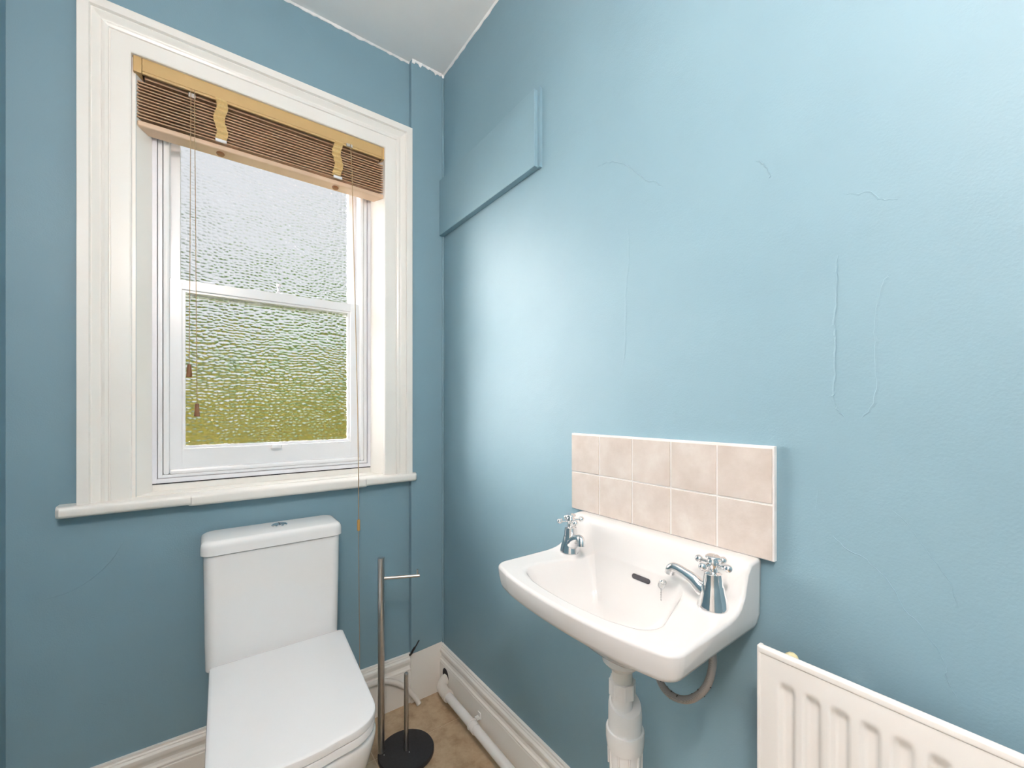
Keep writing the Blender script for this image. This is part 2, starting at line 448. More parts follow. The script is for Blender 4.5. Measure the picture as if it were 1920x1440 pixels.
# frame fixed in the reveal
FX0, FX1, FZ0, FZ1 = -.957, -.280, .966, 2.228
def frame4(x0, x1, z0, z1, w, wb_, wt, y0, y1, r=.002):
    return [bbox(x0, x0 + w, y0, y1, z0, z1, r), bbox(x1 - w, x1, y0, y1, z0, z1, r),
            bbox(x0 + w - .001, x1 - w + .001, y0 + .0004, y1, z0, z0 + wb_, r), bbox(x0 + w - .001, x1 - w + .001, y0 + .0004, y1, z1 - wt, z1, r)]
ofr = empty('outer_frame', (FX0, .066, FZ0), parent=win)
for i, m in enumerate(frame4(FX0, FX1, FZ0, FZ1, .014, .014, .014, .064, .13)): obj(('frame_jamb', 'frame_jamb', 'frame_sill', 'frame_head')[i], m, 'upvc', ofr, True, angle=30)
for i, m in enumerate(frame4(FX0 + .015, FX1 - .015, FZ0 + .015, FZ1 - .015, .012, .010, .012, .071, .13)): obj(('frame_bead', 'frame_bead', 'frame_bead', 'frame_bead')[i], m, 'sash', ofr, True, angle=30)
for i, m in enumerate(frame4(FX0 + .028, FX1 - .028, FZ0 + .025, FZ1 - .028, .016, .016, .016, .066, .13, .006)): obj(('staff_bead', 'staff_bead', 'staff_bead', 'staff_bead')[i], m, 'sash', ofr, True, angle=40)
# lower sash
lo = empty('lower_sash', (-.62, .08, 1.0), parent=win)
LX0, LX1 = -.914, -.323
obj('stile', bbox(LX0, -.882, .082, .118, 1.0, 1.617, .002), 'sash', lo, True, angle=30)
obj('stile', bbox(-.356, LX1, .082, .118, 1.0, 1.617, .002), 'sash', lo, True, angle=30)
obj('bottom_rail', bbox(-.883, -.355, .0822, .118, 1.0, 1.070, .002), 'sash', lo, True, angle=30)
obj('meeting_rail', bbox(-.883, -.355, .0822, .118, 1.586, 1.617, .002), 'sash', lo, True, angle=30)
for nm, m in (('glazing_bead', box(-.882, -.874, .090, .112, 1.070, 1.586)), ('glazing_bead', box(-.364, -.356, .090, .112, 1.070, 1.586)),
              ('glazing_bead', box(-.874, -.364, .090, .112, 1.070, 1.078)), ('glazing_bead', box(-.874, -.364, .090, .112, 1.579, 1.586))):
    obj(nm, m, 'sash', lo)
obj('glass_pane', box(-.875, -.363, .100, .104, 1.077, 1.580), ['glass', 'clear'], lo, label='hammered obscure glass')
obj('sash_lift', loft([rr(-.632, -.600, .062, .083, .004, z, 4) for z in (1.058, 1.064, 1.070)] ), 'sash', lo, True, angle=40)
# upper sash, one plane further out
up = empty('upper_sash', (-.62, .13, 1.6), parent=win)
obj('stile', bbox(-.925, -.888, .122, .158, 1.575, 2.215, .002), 'sash', up, True, angle=30)
obj('stile', bbox(-.352, -.312, .122, .158, 1.575, 2.215, .002), 'sash', up, True, angle=30)
obj('meeting_rail', bbox(-.889, -.351, .1222, .158, 1.575, 1.612, .002), 'sash', up, True, angle=30)
obj('top_rail', bbox(-.889, -.351, .1222, .158, 2.165, 2.215, .002), 'sash', up, True, angle=30)
obj('glass_pane', box(-.889, -.351, .138, .142, 1.611, 2.166), ['glass', 'clear'], up, label='hammered obscure glass')
lt = obj('sash_lock', join(lathe([(.010, 0), (.010, .006), (.006, .009), (.004, .028)], 16, (-.605, .100, 1.617)), lathe([(.001, .026), (.007, .028), (.008, .033), (.006, .039), (.001, .041)], 16, (-.605, .100, 1.617))), 'upvc', win, True, angle=40)

# ================================================================ venetian blind
bl = empty('venetian_blind', (-.62, .02, 2.24), 'tan wooden venetian blind drawn up at the top of the window', 'blind')
VX0, VX1 = -.991, -.2425
va = obj('valance', bbox(VX0 + .02, VX1 - .02, -.012, -.004, 2.180, 2.236, .002), 'valance', bl, True, angle=30)
obj('valance_groove', join(box(VX0 + .02, VX1 - .02, -.0135, -.010, 2.187, 2.1895), box(VX0 + .02, VX1 - .02, -.0135, -.010, 2.226, 2.2285)), 'valance', va)
for x0, x1 in ((VX0, VX0 + .0198), (VX1 - .0198, VX1)):
    obj('valance_return', bbox(x0, x1, -.0125, .045, 2.180, 2.236, .003), 'valance', bl, True, angle=30)
obj('headrail', bbox(VX0 + .024, VX1 - .024, .006, .052, 2.176, 2.222, .002), 'slat', bl, True, angle=30)
SX0, SX1 = VX0 + .008, VX1 - .004
NS = 12
for i in range(NS):
    z = 2.163 - i * .0095; y0, y1 = .002, .052
    rings = []
    for x in (SX0 + random.uniform(-.001, .001), SX1 + random.uniform(-.001, .001)):
        top = [Vector((x, y0 + (y1 - y0) * k / 6, z + .0012 + .0018 * math.sin(PI * k / 6) + (.0006 if i % 2 else 0))) for k in range(7)]
        rings.append(top + [p - Vector((0, 0, .0038)) for p in reversed(top)])
    obj('slat', loft(rings), 'slat', bl)
br_ = obj('bottom_rail', bbox(SX0, SX1, -.001, .053, 2.032, 2.048, .004, 3), 'rail', bl, True, angle=35)
for x in (-.782, -.428):
    obj('rail_plug', lathe([(.0005, .0), (.011, .0), (.012, -.003), (.010, -.006), (.0005, -.006)], 18, (x, .022, 2.032)), 'tassel', br_, True, angle=40)
    n = 60; rings = []
    ph = random.random()
    for i in range(n + 1):
        z = 2.186 - .128 * i / n
        y = -.013 - .0035 * math.sin(i / n * 26 * PI / 2 + ph) ; dx = .0045 * math.sin(i / n * 9.5 + (0 if x < -.6 else 1.5))
        rings.append([Vector((x - .015 + dx, y, z)), Vector((x + .015 + dx, y, z)), Vector((x + .015 + dx, y - .0008, z)), Vector((x - .015 + dx, y - .0008, z))])
    tp = obj('ladder_tape', loft(rings), 'tape', bl, True, angle=50)
    obj('tape_end', bbox(x - .014 + .0045 * math.sin(9.5), x + .016 + .0045 * math.sin(9.5), -.017, -.010, 2.0495, 2.0575, .001), 'upvc', tp)
for x0, x1, zb in ((-.8575, -.8615, 1.335), (-.8485, -.8425, 1.215)):
    c = obj('lift_cord', tube([(x0, -.016, 2.184), (x0 * .9 + x1 * .1, -.022, 2.05), (x1, -.026, zb)], .0011, 6), 'cord', bl, True)
    obj('tassel', lathe([(.001, .020), (.0045, .019), (.0055, .010), (.0075, -.016), (.0075, -.020), (.001, -.021)], 14, (x1, -.026, zb - .019)), 'tassel', c, True, angle=40)
c = obj('tilt_cord', tube([(-.383, -.016, 2.19), (-.382, -.03, 2.1), (-.370, -.062, 1.2), (-.367, -.062, .94), (-.366, -.060, .79)], .0015, 6), 'cord', bl, True)
obj('cord_toggle', lathe([(.001, .021), (.0048, .020), (.0055, .016), (.0055, -.016), (.0048, -.020), (.001, -.021)], 14, (-.366, -.060, .770)), 'toggle', c, True, angle=40)
obj('cord_tail', tube([(-.366, -.060, .75), (-.362, -.05, .55), (-.358, -.045, .34), (-.357, -.042, .22)], .0009, 6), 'cord', c, True)
obj('cord_lock', bbox(-.397, -.375, -.015, -.011, 2.181, 2.192, .001), 'steel', bl)
obj('cord_lock', bbox(-.864, -.846, -.006, .006, 2.165, 2.178, .001), 'steel', bl)

# ================================================================ wooden board on the right wall
wbd = obj('wall_board', bbox(-.022, 0, -.662, -.026, 1.932, 2.166, .002), 'wall', org=(-.011, -.34, 1.93),
          label='painted wooden board fixed high on the right wall beside the window', cat='board')
obj('backing_batten', box(-.010, 0, -.672, -.660, 1.930, 2.172), 'wall', wbd)

# ================================================================ tiled splashback
sp = obj('tile_splashback', bbox(-.0108, 0, -1.3165, -.8095, .9278, 1.1328, .001), 'grout', org=(-.005, -1.063, .9285),
         label='splashback of ten beige stone-look tiles above the wash basin', cat='splashback')
tw = .0974; tp_ = .1012
for r in range(2):
    for c_ in range(5):
        y1 = -.8112 - c_ * tp_; z0 = .9292 + r * .1014
        j = random.uniform(-.0004, .0004)
        obj('tile', bbox(-.0125 + j, -.004, y1 - tw, y1, z0, z0 + .0976, .0009), 'tile', sp, True, angle=30)

# ================================================================ wash basin
YB = -1.070
def bw(d, w, z): return Vector((-d, YB - w, z))
front = [(.288 + .028 * (1 - (w / .228) ** 2), w) for w in [.165 - .33 * i / 16 for i in range(17)]]
OUT = round_poly([(.001, -.222, .004), (.001, .222, .004), (.285, .229, .032)] and
                 [(.001, -.222, .004), (.285, -.229, .032)] + [(d, -w, 0) for d, w in front] + [(.285, .229, .032), (.001, .222, .004)], 10)
bfront = [(.262 + .024 * (1 - (w / .175) ** 2), w) for w in [.10 - .20 * i / 12 for i in range(13)]]
BOWL = round_poly([(.078, -.118, .030), (.252, -.176, .045)] + [(d, -w, 0) for d, w in bfront] + [(.252, .176, .045), (.078, .118, .030)], 10)
BC = Vector((.170, 0))
def radial(poly, a):
    d = Vector((math.cos(a), math.sin(a))); best = 1e9
    n = len(poly)
    for i in range(n):
        p = poly[i] - BC; q = poly[(i + 1) % n] - BC; e = q - p
        den = d.x * e.y - d.y * e.x
        if abs(den) < 1e-12: continue
        t = (p.x * e.y - p.y * e.x) / den; u = (p.x * d.y - p.y * d.x) / den
        if t > 0 and -1e-6 <= u <= 1 + 1e-6: best = min(best, t)
    return best
UP = [(0, .9275), (.028, .9275), (.044, .926), (.053, .921), (.059, .912), (.063, .900), (.067, .886), (.072, .873), (.080, .863), (.092, .855), (.11, .850), (.13, .848), (.32, .846)]
# angles: dense around the corners of the outline
ANG = sorted(set([round(2 * PI * i / 132, 5) for i in range(132)] + [round(math.atan2(p.y - 0, p.x - BC.x) % (2 * PI), 5) for p in OUT]))
ANG = [a for i, a in enumerate(ANG) if i == 0 or a - ANG[i - 1] > .004]
RB = [radial(BOWL, a) for a in ANG]; RO = [radial(OUT, a) for a in ANG]
def pos(a, r): return (BC.x + math.cos(a) * r, math.sin(a) * r)
ZB = .738
HT = [(0, 0), (.10, .0), (.25, .012), (.40, .05), (.55, .13), (.68, .27), (.78, .45), (.86, .65), (.92, .81), (.96, .91), (.985, .966), (1, 1)]
rings = []
for s_ in (.10, .18, .28, .38, .48, .57, .65, .72, .78, .83, .875, .91, .94, .96, .975, .988, 1.0):
    ring = []
    for a, rb in zip(ANG, RB):
        e = pos(a, rb); zt = lerp_tab(UP, e[0]) - .002
        d, w = pos(a, rb * s_); ring.append(bw(d, w, ZB + (zt - ZB) * lerp_tab(HT, s_)))
    rings.append(ring)
er = .007
for t in [.06, .14, .22, .30, .38, .45, .52, .58, .64, .70, .76, .82, .88, .94, 1.0]:
    ring = []
    for a, rb, ro in zip(ANG, RB, RO):
        d, w = pos(a, rb + (ro - er - rb) * t); ring.append(bw(d, w, lerp_tab(UP, d) - .002 * max(0, 1 - t / .15)))
    rings.append(ring)
for q in (.35, .7, 1.0):
    ring = []
    for a, ro in zip(ANG, RO):
        d, w = pos(a, ro - er + er * math.sin(q * PI / 2)); dz, wz = pos(a, ro - er)
        ring.append(bw(d, w, lerp_tab(UP, dz) - er * (1 - math.cos(q * PI / 2))))
    rings.append(ring)
for zz, ins in ((.825, .002), (.808, .006), (.800, .010), (.796, .018), (.796, .030)):
    ring = []
    for a, ro in zip(ANG, RO):
        d, w = pos(a, ro - ins); ring.append(bw(max(d, .001), w, zz))
    rings.append(ring)
for k, zz in ((.74, .784), (.55, .755), (.38, .725), (.25, .706), (.16, .700)):
    rings.append([bw(pos(a, ro * k)[0] - (.02 if k < .6 else 0), pos(a, ro * k)[1], zz) for a, ro in zip(ANG, RO)])
ba = empty('wash_basin', (-.15, YB, .70), 'white ceramic wall-hung wash basin with two chrome taps below the tiles', 'basin')
bmesh_data = loft(rings, True, True)
bvh = BVHTree.FromPolygons([tuple(v) for v in bmesh_data[0]], [f for f in bmesh_data[1] if len(f) == 4])
body = obj('basin_body', bmesh_data, 'basin', ba, True, angle=60)
# overflow slot on the back of the bowl
def cast_px(px, py):
    d = ray(px, py).normalized(); h = bvh.ray_cast(CAM, d); return h[0], h[1]
p0, n0 = cast_px(1202, 1085)
if n0.dot(ray(1202, 1085)) > 0: n0 = -n0
def decal_ring(c, n, hl, hh, lift, seg=8, hdir=Vector((0, 1, 0))):
    u = (hdir - n * hdir.dot(n)).normalized(); v = n.cross(u)
    pts = []
    for sgn in (1, -1):
        for i in range(seg + 1):
            a = -PI / 2 + PI * i / seg
            q = u * ((hl - hh) * sgn + math.cos(a) * hh * sgn) + v * (math.sin(a) * hh * sgn)
            pts.append(c + q + n * lift)
    return pts
sl = decal_ring(p0, n0, .0225, .0052, .0012); sl2 = decal_ring(p0, n0, .0225, .0052, -.004)
obj('overflow_slot', loft([sl2, sl]), 'gap', body)
obj('basin_waste', lathe([(.003, .001), (.012, .001), (.016, .004), (.021, .004), (.022, .001), (.021, -.004)], 24, bw(BC.x, 0, ZB)), 'chrome', body, True, angle=40)
# chain stay: stud, ring and a few links
p1, n1 = cast_px(1245, 1092)
if n1.dot(ray(1245, 1092)) > 0: n1 = -n1
am = aim(n1)
st = [lathe([(.0005, 0), (.006, 0), (.005, .003), (.003, .005), (.003, .009), (.0045, .011), (.0005, .013)], 14, p1, am)]
rc = p1 + n1 * .010 + Vector((0, 0, -.007))
st.append(tube([rc + Vector((0, math.cos(a) * .0065, math.sin(a) * .0065)) for a in [2 * PI * i / 16 for i in range(17)]], .0010, 6, False))
for i in range(5):
    st.append(lathe([(.0003, -.0022), (.0016, -.0012), (.0016, .0012), (.0003, .0022)], 8, rc + Vector((0, 0, -.0090 - i * .0048))))
obj('chain_stay', join(*st), 'chrome', body, True, angle=50)
# taps
def tap(px_, py_, tip, rot, label):
    c = Vector((px_, py_, .8485))
    prof = [(.001, 0), (.0265, 0), (.0270, .003), (.0255, .007), (.0235, .016), (.0205, .028), (.0180, .040), (.0165, .0415), (.0160, .052), (.0148, .060), (.0150, .0615), (.0115, .064), (.0085, .065), (.0085, .068), (.001, .068)]
    a = lathe(prof, 32, c)
    tip = Vector(tip); dv = Vector((tip.x - c.x, tip.y - c.y, 0)); L = dv.length; dv.normalize()
    pts = [c + dv * .004 + Vector((0, 0, .022)), c + dv * .018 + Vector((0, 0, .028)), c + dv * (L * .45) + Vector((0, 0, .040)), c + dv * (L * .72) + Vector((0, 0, .0485)),
           c + dv * (L * .90) + Vector((0, 0, .0515)), c + dv * (L * 1.0) + Vector((0, 0, .0475)), c + dv * (L * 1.03) + Vector((0, 0, .038))]
    sp_ = smooth_path(pts, 5); m = len(sp_)
    rad = [.0175 - .0085 * min(1, i / (m * .45)) for i in range(m)]
    t = obj('tap', join(a, tube(sp_, rad, 18)), 'chrome', ba, True, angle=50, label=label)
    e = sp_[-1]; dn = (sp_[-1] - sp_[-3]).normalized()
    obj('aerator', lathe([(.001, .0005), (.0075, .0005), (.0078, -.002), (.001, -.002)], 16, e, aim(dn)), 'rubber', t)
    hz = c + Vector((0, 0, .076))
    parts = [lathe([(.001, -.010), (.0085, -.009), (.0075, -.004), (.0105, .000), (.0105, .006), (.0085, .009), (.0085, .011), (.0125, .0125), (.0125, .0145), (.010, .0165), (.001, .0175)], 24, hz)]
    for k in range(4):
        an = rot + k * PI / 2; dr = Vector((math.cos(an), math.sin(an), 0))
        parts.append(lathe([(.001, .006), (.0035, .006), (.0030, .020), (.0030, .022), (.0048, .0225), (.0063, .0252), (.0069, .0283), (.0063, .0314), (.0043, .0340), (.001, .0352)], 14, hz + Vector((0, 0, .002)), aim(dr)))
    obj('cross_handle', join(*parts), 'chrome', t, True, angle=60)
tap(-.100, -1.253, (-.109, -1.176), 1.45, 'chrome pillar tap with cross handle nearer the radiator')
tap(-.100, -.897, (-.130, -.962), 1.2, 'chrome pillar tap with cross handle nearer the window')

# ================================================================ waste and hose under the basin
TX, TY = -.135, -1.082
tr_ = empty('waste_trap', (TX, TY, .09), 'white plastic waste trap hanging under the wash basin', 'waste trap')
def cyl(prof, x=TX, y=TY, n=30): return lathe(prof, n, (x, y, 0))
obj('flange', cyl([(.005, .700), (.040, .700), (.040, .686), (.030, .676), (.022, .668), (.005, .668)]), 'pvc', tr_, True, angle=40)
obj('tailpiece', cyl([(.005, .67), (.0205, .67), (.0205, .60), (.005, .60)]), 'pvc_old', tr_, True, angle=40)
nut = [Vector((0, 0, 0))]
ang8 = []
for i in range(40):
    a = 2 * PI * i / 40; ang8.append((a, .0245 + (.0022 if i % 5 in (0, 1) else 0)))
obj('compression_nut', loft([[Vector((TX + math.cos(a) * r, TY + math.sin(a) * r, z)) for a, r in ang8] for z in (.646, .643, .622, .616)]), 'pvc', tr_, True, angle=25)
obj('inlet_pipe', cyl([(.005, .62), (.0215, .62), (.0215, .59), (.005, .59)]), 'pvc', tr_, True, angle=40)
bx = TX + .004; by = TY - .004
sl_r = []
for z0, z1, r in ((.612, .588, .0315), (.602, .578, .0335), (.56, .56, .0335), (.545, .545, .0335)):
    sl_r.append([Vector((bx + math.cos(a) * r, by + math.sin(a) * r, (z0 + z1) / 2 + (z0 - z1) / 2 * math.cos(a - 1.0))) for a in [2 * PI * i / 32 for i in range(32)]])
obj('trap_body', loft(list(reversed(sl_r))), 'pvc', tr_, True, angle=40)
obj('collar', cyl([(.005, .549), (.0375, .549), (.0385, .546), (.0380, .528), (.0360, .512), (.005, .512)], bx, by), 'pvc', tr_, True, angle=30)
ribs = []
for i in range(10):
    a = 2 * PI * i / 10 + .3; ribs.append(tube([(bx + math.cos(a) * .0335, by + math.sin(a) * .0335, .515), (bx + math.cos(a) * .0325, by + math.sin(a) * .0325, .47)], .0022, 6))
obj('grip_rib', join(*ribs), 'pvc', tr_, True)
obj('lower_body', cyl([(.005, .514), (.0330, .514), (.0315, .48), (.0305, .44), (.028, .40), (.018, .385), (.0175, .12), (.005, .12)], bx, by), 'pvc', tr_, True, angle=40)
# run along the skirting
PXX, PZ = -.050, .066
wp = empty('waste_pipe', (PXX, -.6, 0), 'white plastic waste pipe running along the right skirting board', 'pipe')
obj('pipe_run', tube(smooth_path([(PXX, -.105, PZ), (PXX, -.3, PZ), (PXX, -.6, PZ - .004), (PXX, -.9, PZ - .008), (PXX - .02, -1.02, PZ - .006), (bx, by, PZ + .01), (bx, by, .125)], 6), .0165, 18), 'pvc', wp, True, angle=50)
obj('elbow', tube(smooth_path([(-.016, -.082, .082), (-.030, -.085, .078), (-.046, -.098, .070), (PXX, -.125, PZ), (PXX, -.150, PZ)], 6), .0205, 18), 'pvc_old', wp, True, angle=50)
obj('elbow_collar', tube([(PXX, -.148, PZ), (PXX, -.165, PZ)], .0222, 18), 'pvc_old', wp, True, angle=50)
obj('coupling', tube([(PXX, -.350, PZ - .001), (PXX, -.372, PZ - .0015)], .0188, 18), 'pvc', wp, True, angle=50)
for y in (-.345, -1.0):
    ck = [tube([(PXX + math.cos(a) * .0185, y, PZ + math.sin(a) * .0185) for a in [-.6 + (PI + 1.2) * i / 14 for i in range(15)]], .0028, 6)]
    ck.append(box(PXX + .014, -.0186, y - .008, y + .008, PZ + .012, PZ + .018)); ck.append(box(-.022, -.0186, y - .009, y + .009, PZ + .010, PZ + .032))
    obj('pipe_clip', join(*ck), 'pvc', wp)
# flexible hose to the right tap
hs = smooth_path([(-.105, -1.253, .785), (-.108, -1.257, .755), (-.118, -1.253, .720), (-.126, -1.236, .692), (-.130, -1.213, .676), (-.130, -1.186, .672), (-.126, -1.165, .681), (-.118, -1.154, .700), (-.10, -1.150, .725), (-.05, -1.150, .738), (-.002, -1.150, .74)], 7)
ho = obj('tap_hose', tube(hs, .0066, 14), 'hose', org=(-.002, -1.150, .74), smooth=True, label='grey braided flexible hose looping below the right tap', cat='hose')
dk = []
for i in range(6, len(hs) - 24, 4):
    t = (hs[i + 1] - hs[i]).normalized()
    for an in (2.4 + (i % 3) * .7, 4.3 + (i % 5) * .5):
        u = t.cross(Vector((1, 0, 0))).normalized(); w = t.cross(u)
        c0 = hs[i] + (u * math.cos(an) + w * math.sin(an)) * .0066; c1 = hs[i] + (u * math.cos(an + .5) + w * math.sin(an + .5)) * .0066
        dk.append(tube([c0, c1], .0009, 5))
obj('marker_thread', join(*dk), 'rubber', ho, kind='stuff')

# ================================================================ toilet
to = empty('toilet', (-.64, -.35, 0), 'white close-coupled toilet with squared lid shut, under the window', 'toilet')
tk = []
for z, x0, x1, y0, r in ((.440, -.822, -.461, -.160, .024), (.446, -.8225, -.4605, -.163, .024), (.52, -.824, -.459, -.165, .026), (.70, -.826, -.456, -.166, .026), (.775, -.827, -.455, -.166, .026)):
    tk.append(rr(x0, x1, y0, -.020, r, z, 7))
obj('cistern', loft(tk), 'ceramic', to, True, angle=40)
lidp = []
for z, ins, r in ((.7775, .002, .026), (.779, .0, .028), (.800, .0, .028), (.808, .0015, .028), (.8135, .005, .028), (.8168, .011, .026), (.8180, .020, .022), (.8180, .05, .01)):
    lidp.append(rr(-.834 + ins, -.449 - ins, -.174 + ins, -.016 - ins * .6, r, z, 7))
obj('cistern_lid', loft(lidp), 'ceramic', to, True, angle=50)
FB = Vector((-.627, -.088, .818))
def oval(rx, ry, z, n=28): return [Vector((FB.x + rx * math.cos(2 * PI * i / n), FB.y + ry * math.sin(2 * PI * i / n), z)) for i in range(n)]
fb = obj('flush_button', loft([oval(.023, .023, .8178), oval(.023, .023, .8215), oval(.021, .021, .8235), oval(.0185, .0185, .8235), oval(.018, .018, .8222)]), 'chrome', to, True, angle=30)
obj('button_half', loft([oval(.0175, .0175, .8222), oval(.0172, .0172, .8240), oval(.015, .015, .8248)]), 'chrome', fb, True, angle=30)
obj('button_split', box(FB.x - .001, FB.x + .001, FB.y - .016, FB.y + .016, .8225, .8251), 'gap', fb)
def dshape(z, ins=0., yb=-.178, fx=0.):
    fr_ = [(-.652 + t * (.066 - ins), -.674 + .007 * t * t) for t in (-1, -.5, 0, .5, 1)]
    pts = [(-.8135 + ins, yb - ins, .010), (-.826 + ins, -.655 + ins, .085 - ins * .4)]
    pts += [(x, y + ins, 0) for x, y in fr_]
    pts += [(-.483 - ins, -.655 + ins, .085 - ins * .4), (-.4525 - ins, yb - ins, .010)]
    return [Vector((p.x, p.y, z)) for p in round_poly(pts, 9)]
obj('seat_lid', loft([dshape(.4475, .004), dshape(.4485, .001), dshape(.4600, .0), dshape(.4645, .0012), dshape(.4668, .004), dshape(.4675, .009), dshape(.4675, .03)]), 'seat', to, True, angle=35)
obj('seat_ring', loft([dshape(.4255, .004), dshape(.4275, .0015), dshape(.4420, .0015), dshape(.4455, .003), dshape(.4465, .008)]), 'seat', to, True, angle=35)
for x in (-.735, -.535):
    obj('hinge', tube([(x - .02, -.171, .452), (x + .02, -.171, .452)], .008, 12), 'chrome', to, True, angle=40)
def pan(z, ins, front, yb=-.022):
    fr_ = [(-.648 + t * max(.02, .066 - ins), front - .010 + .006 * t * t) for t in (-1, -.5, 0, .5, 1)]
    pts = [(-.8135 + ins, yb, .012), (-.822 + ins, front + .02, .085)] + [(x, y, 0) for x, y in fr_] + [(-.476 - ins, front + .02, .085), (-.4605 - ins, yb, .012)]
    return [Vector((p.x, p.y, z)) for p in round_poly(pts, 9)]
obj('pan', loft([pan(0, .062, -.545), pan(.02, .058, -.552), pan(.12, .050, -.575), pan(.24, .032, -.612), pan(.33, .012, -.642), pan(.385, .002, -.655), pan(.405, .0, -.657), pan(.416, .003, -.654), pan(.421, .010, -.647), pan(.424, .03, -.63)]), 'ceramic', to, True, angle=45)
obj('pan_shelf', loft([rr(-.81, -.466, -.175, -.022, .02, z, 6) for z in (.418, .456)]), 'ceramic', to, True, angle=45)

# ================================================================ toilet roll stand
BS = Vector((-.2585, -.248, 0)); PO = Vector((-.333, -.2085, 0))
rs = empty('toilet_roll_stand', tuple(BS), 'brushed steel toilet roll stand with round black base beside the toilet', 'toilet roll stand')
obj('base', lathe([(.002, 0.0), (.093, 0.0), (.095, .003), (.095, .012), (.093, .015), (.002, .015)], 48, BS), 'black', rs, True, angle=40)
obj('tall_pole', tube([PO + Vector((0, 0, .014)), PO + Vector((0, 0, .686))], .0110, 20), 'steel', rs, True, angle=50)
ae = Vector((-.2152, -.2636, .614)); da = (Vector((ae.x, ae.y, 0)) - PO).normalized()
ar = obj('roll_arm', tube([PO + Vector((0, 0, .614)) + da * .008, ae], .0055, 14), 'steel', rs, True, angle=50)
obj('end_peg', tube([ae - da * .008 + Vector((0, 0, .003)), ae - da * .008 + Vector((0, 0, .022))], .0032, 12), 'steel', ar, True, angle=50)
obj('short_pole', join(tube([BS + Vector((0, 0, .014)), BS + Vector((0, 0, .278))], .0075, 16), lathe([(.0075, .277), (.006, .281), (.001, .282)], 16, BS)), 'steel', rs, True, angle=50)
for p in (PO, BS):
    obj('base_screw', lathe([(.0005, 0), (.0025, 0), (.002, .0012), (.0005, .0015)], 10, p + Vector((.004, -.018, .015))), 'chrome', rs)

# ================================================================ radiator
RXF = -.100; RY0, RY1 = -1.329, -2.03; RZ0, RZ1 = .215, .8175
ra = empty('radiator', (-.06, -1.68, RZ0), 'cream-white ribbed panel radiator on the right wall beyond the basin', 'radiator')
def rad_depth(y, z):
    e = min(1, max(0, (z - RZ0 - .03) / .02), 1); 
    u = ((RY0 - .040 - y) / .0334)
    if u < -.5 or u > (RY0 - .040 - RY1 - .05) / .0334 + .5: g = 0
    else:
        f_ = u - math.floor(u + .5); a = abs(f_) * 2
        g = 1 if a < .30 else (0 if a > .72 else .5 + .5 * math.cos(PI * (a - .30) / .42))
    top = RZ1 - .040
    zt = min(1, max(0, (top - z) / .020)); zt = zt * zt * (3 - 2 * zt)
    return .0075 * g * zt * e
ycols = [RY0 - (RY0 - RY1) * i / 260 for i in range(261)]
zrows = [RZ0, RZ0 + .03, RZ0 + .04, RZ0 + .05, .35, .45, .55, .65, .70, .735, .745] + [.752 + .003 * i for i in range(14)] + [.797, .803, .8075]
V, F = [], []
for z in zrows:
    for y in ycols: V.append((RXF + rad_depth(y, z), y, z))
nc = len(ycols)
for i in range(len(zrows) - 1):
    for j in range(nc - 1): F.append((i * nc + j, i * nc + j + 1, (i + 1) * nc + j + 1, (i + 1) * nc + j))
obj('front_panel', (V, F), 'rad', ra, True)
# rolled rim round the panel
rim = []
for (a, b) in (((RY0, RZ0), (RY0, RZ1 - .005)), ((RY1, RZ0), (RY1, RZ1 - .005))):
    rim.append(bbox(RXF - .0012, RXF + .012, min(a[0], a[0] + .006) - .003, max(a[0], a[0] + .006) - .003, a[1], b[1] + .0047, .002))
rim.append(bbox(RXF - .0016, RXF + .010, RY1 - .003, RY0 + .003, RZ1 - .0125, RZ1, .0035, 3))
obj('panel_rim', join(*rim), 'rad', ra, True, angle=40)
obj('back_panel', bbox(RXF + .009, RXF + .016, RY1 + .002, RY0 - .002, RZ0 + .004, RZ1 - .012, .002), 'rad', ra, True, angle=40)
for y in (-1.43, -1.93):
    obj('wall_bracket', bbox(RXF + .016, -.003, y - .012, y + .012, .35, .77, .001), 'rad', ra)
obj('bleed_plug', lathe([(.0095, 0), (.0100, .026), (.0085, .031), (.005, .034), (.001, .035)], 16, (-.062, -1.362, .772)), 'plug', ra, True, angle=50)
obj('end_tube', tube([(-.062, -1.340, .785), (-.062, -2.02, .785)], .013, 14), 'rad', ra, True, angle=50)
obj('valve_pipe', tube([(-.062, -1.36, .24), (-.062, -1.36, -.001)], .0075, 12), 'chrome', ra, True)
obj('valve_pipe', tube([(-.062, -1.99, .24), (-.062, -1.99, -.001)], .0075, 12), 'chrome', ra, True)

# ================================================================ small things in the corner
obj('wall_wire', tube(smooth_path([(-.152, -.024, .199), (-.149, -.032, .208), (-.143, -.036, .222), (-.132, -.040, .238), (-.124, -.044, .254), (-.120, -.044, .257)], 4), [.0042] * 5 + [.0046] * 6 + [.0026] * 10, 8), 'rubber', org=(-.152, -.024, .199), smooth=True,
    label='short black cable end poking out of the skirting corner', cat='cable')
obj('overflow_tube', tube(smooth_path([(-.40, -.030, .135), (-.345, -.030, .142), (-.29, -.030, .144), (-.235, -.031, .127), (-.19, -.034, .096), (-.158, -.040, .060), (-.136, -.052, .028), (-.128, -.062, .010)], 6), .0098, 12), 'pvc_old', org=(-.128, -.06, 0), smooth=True,
    label='thin white plastic tube arching along the back skirting to the floor', cat='tube')

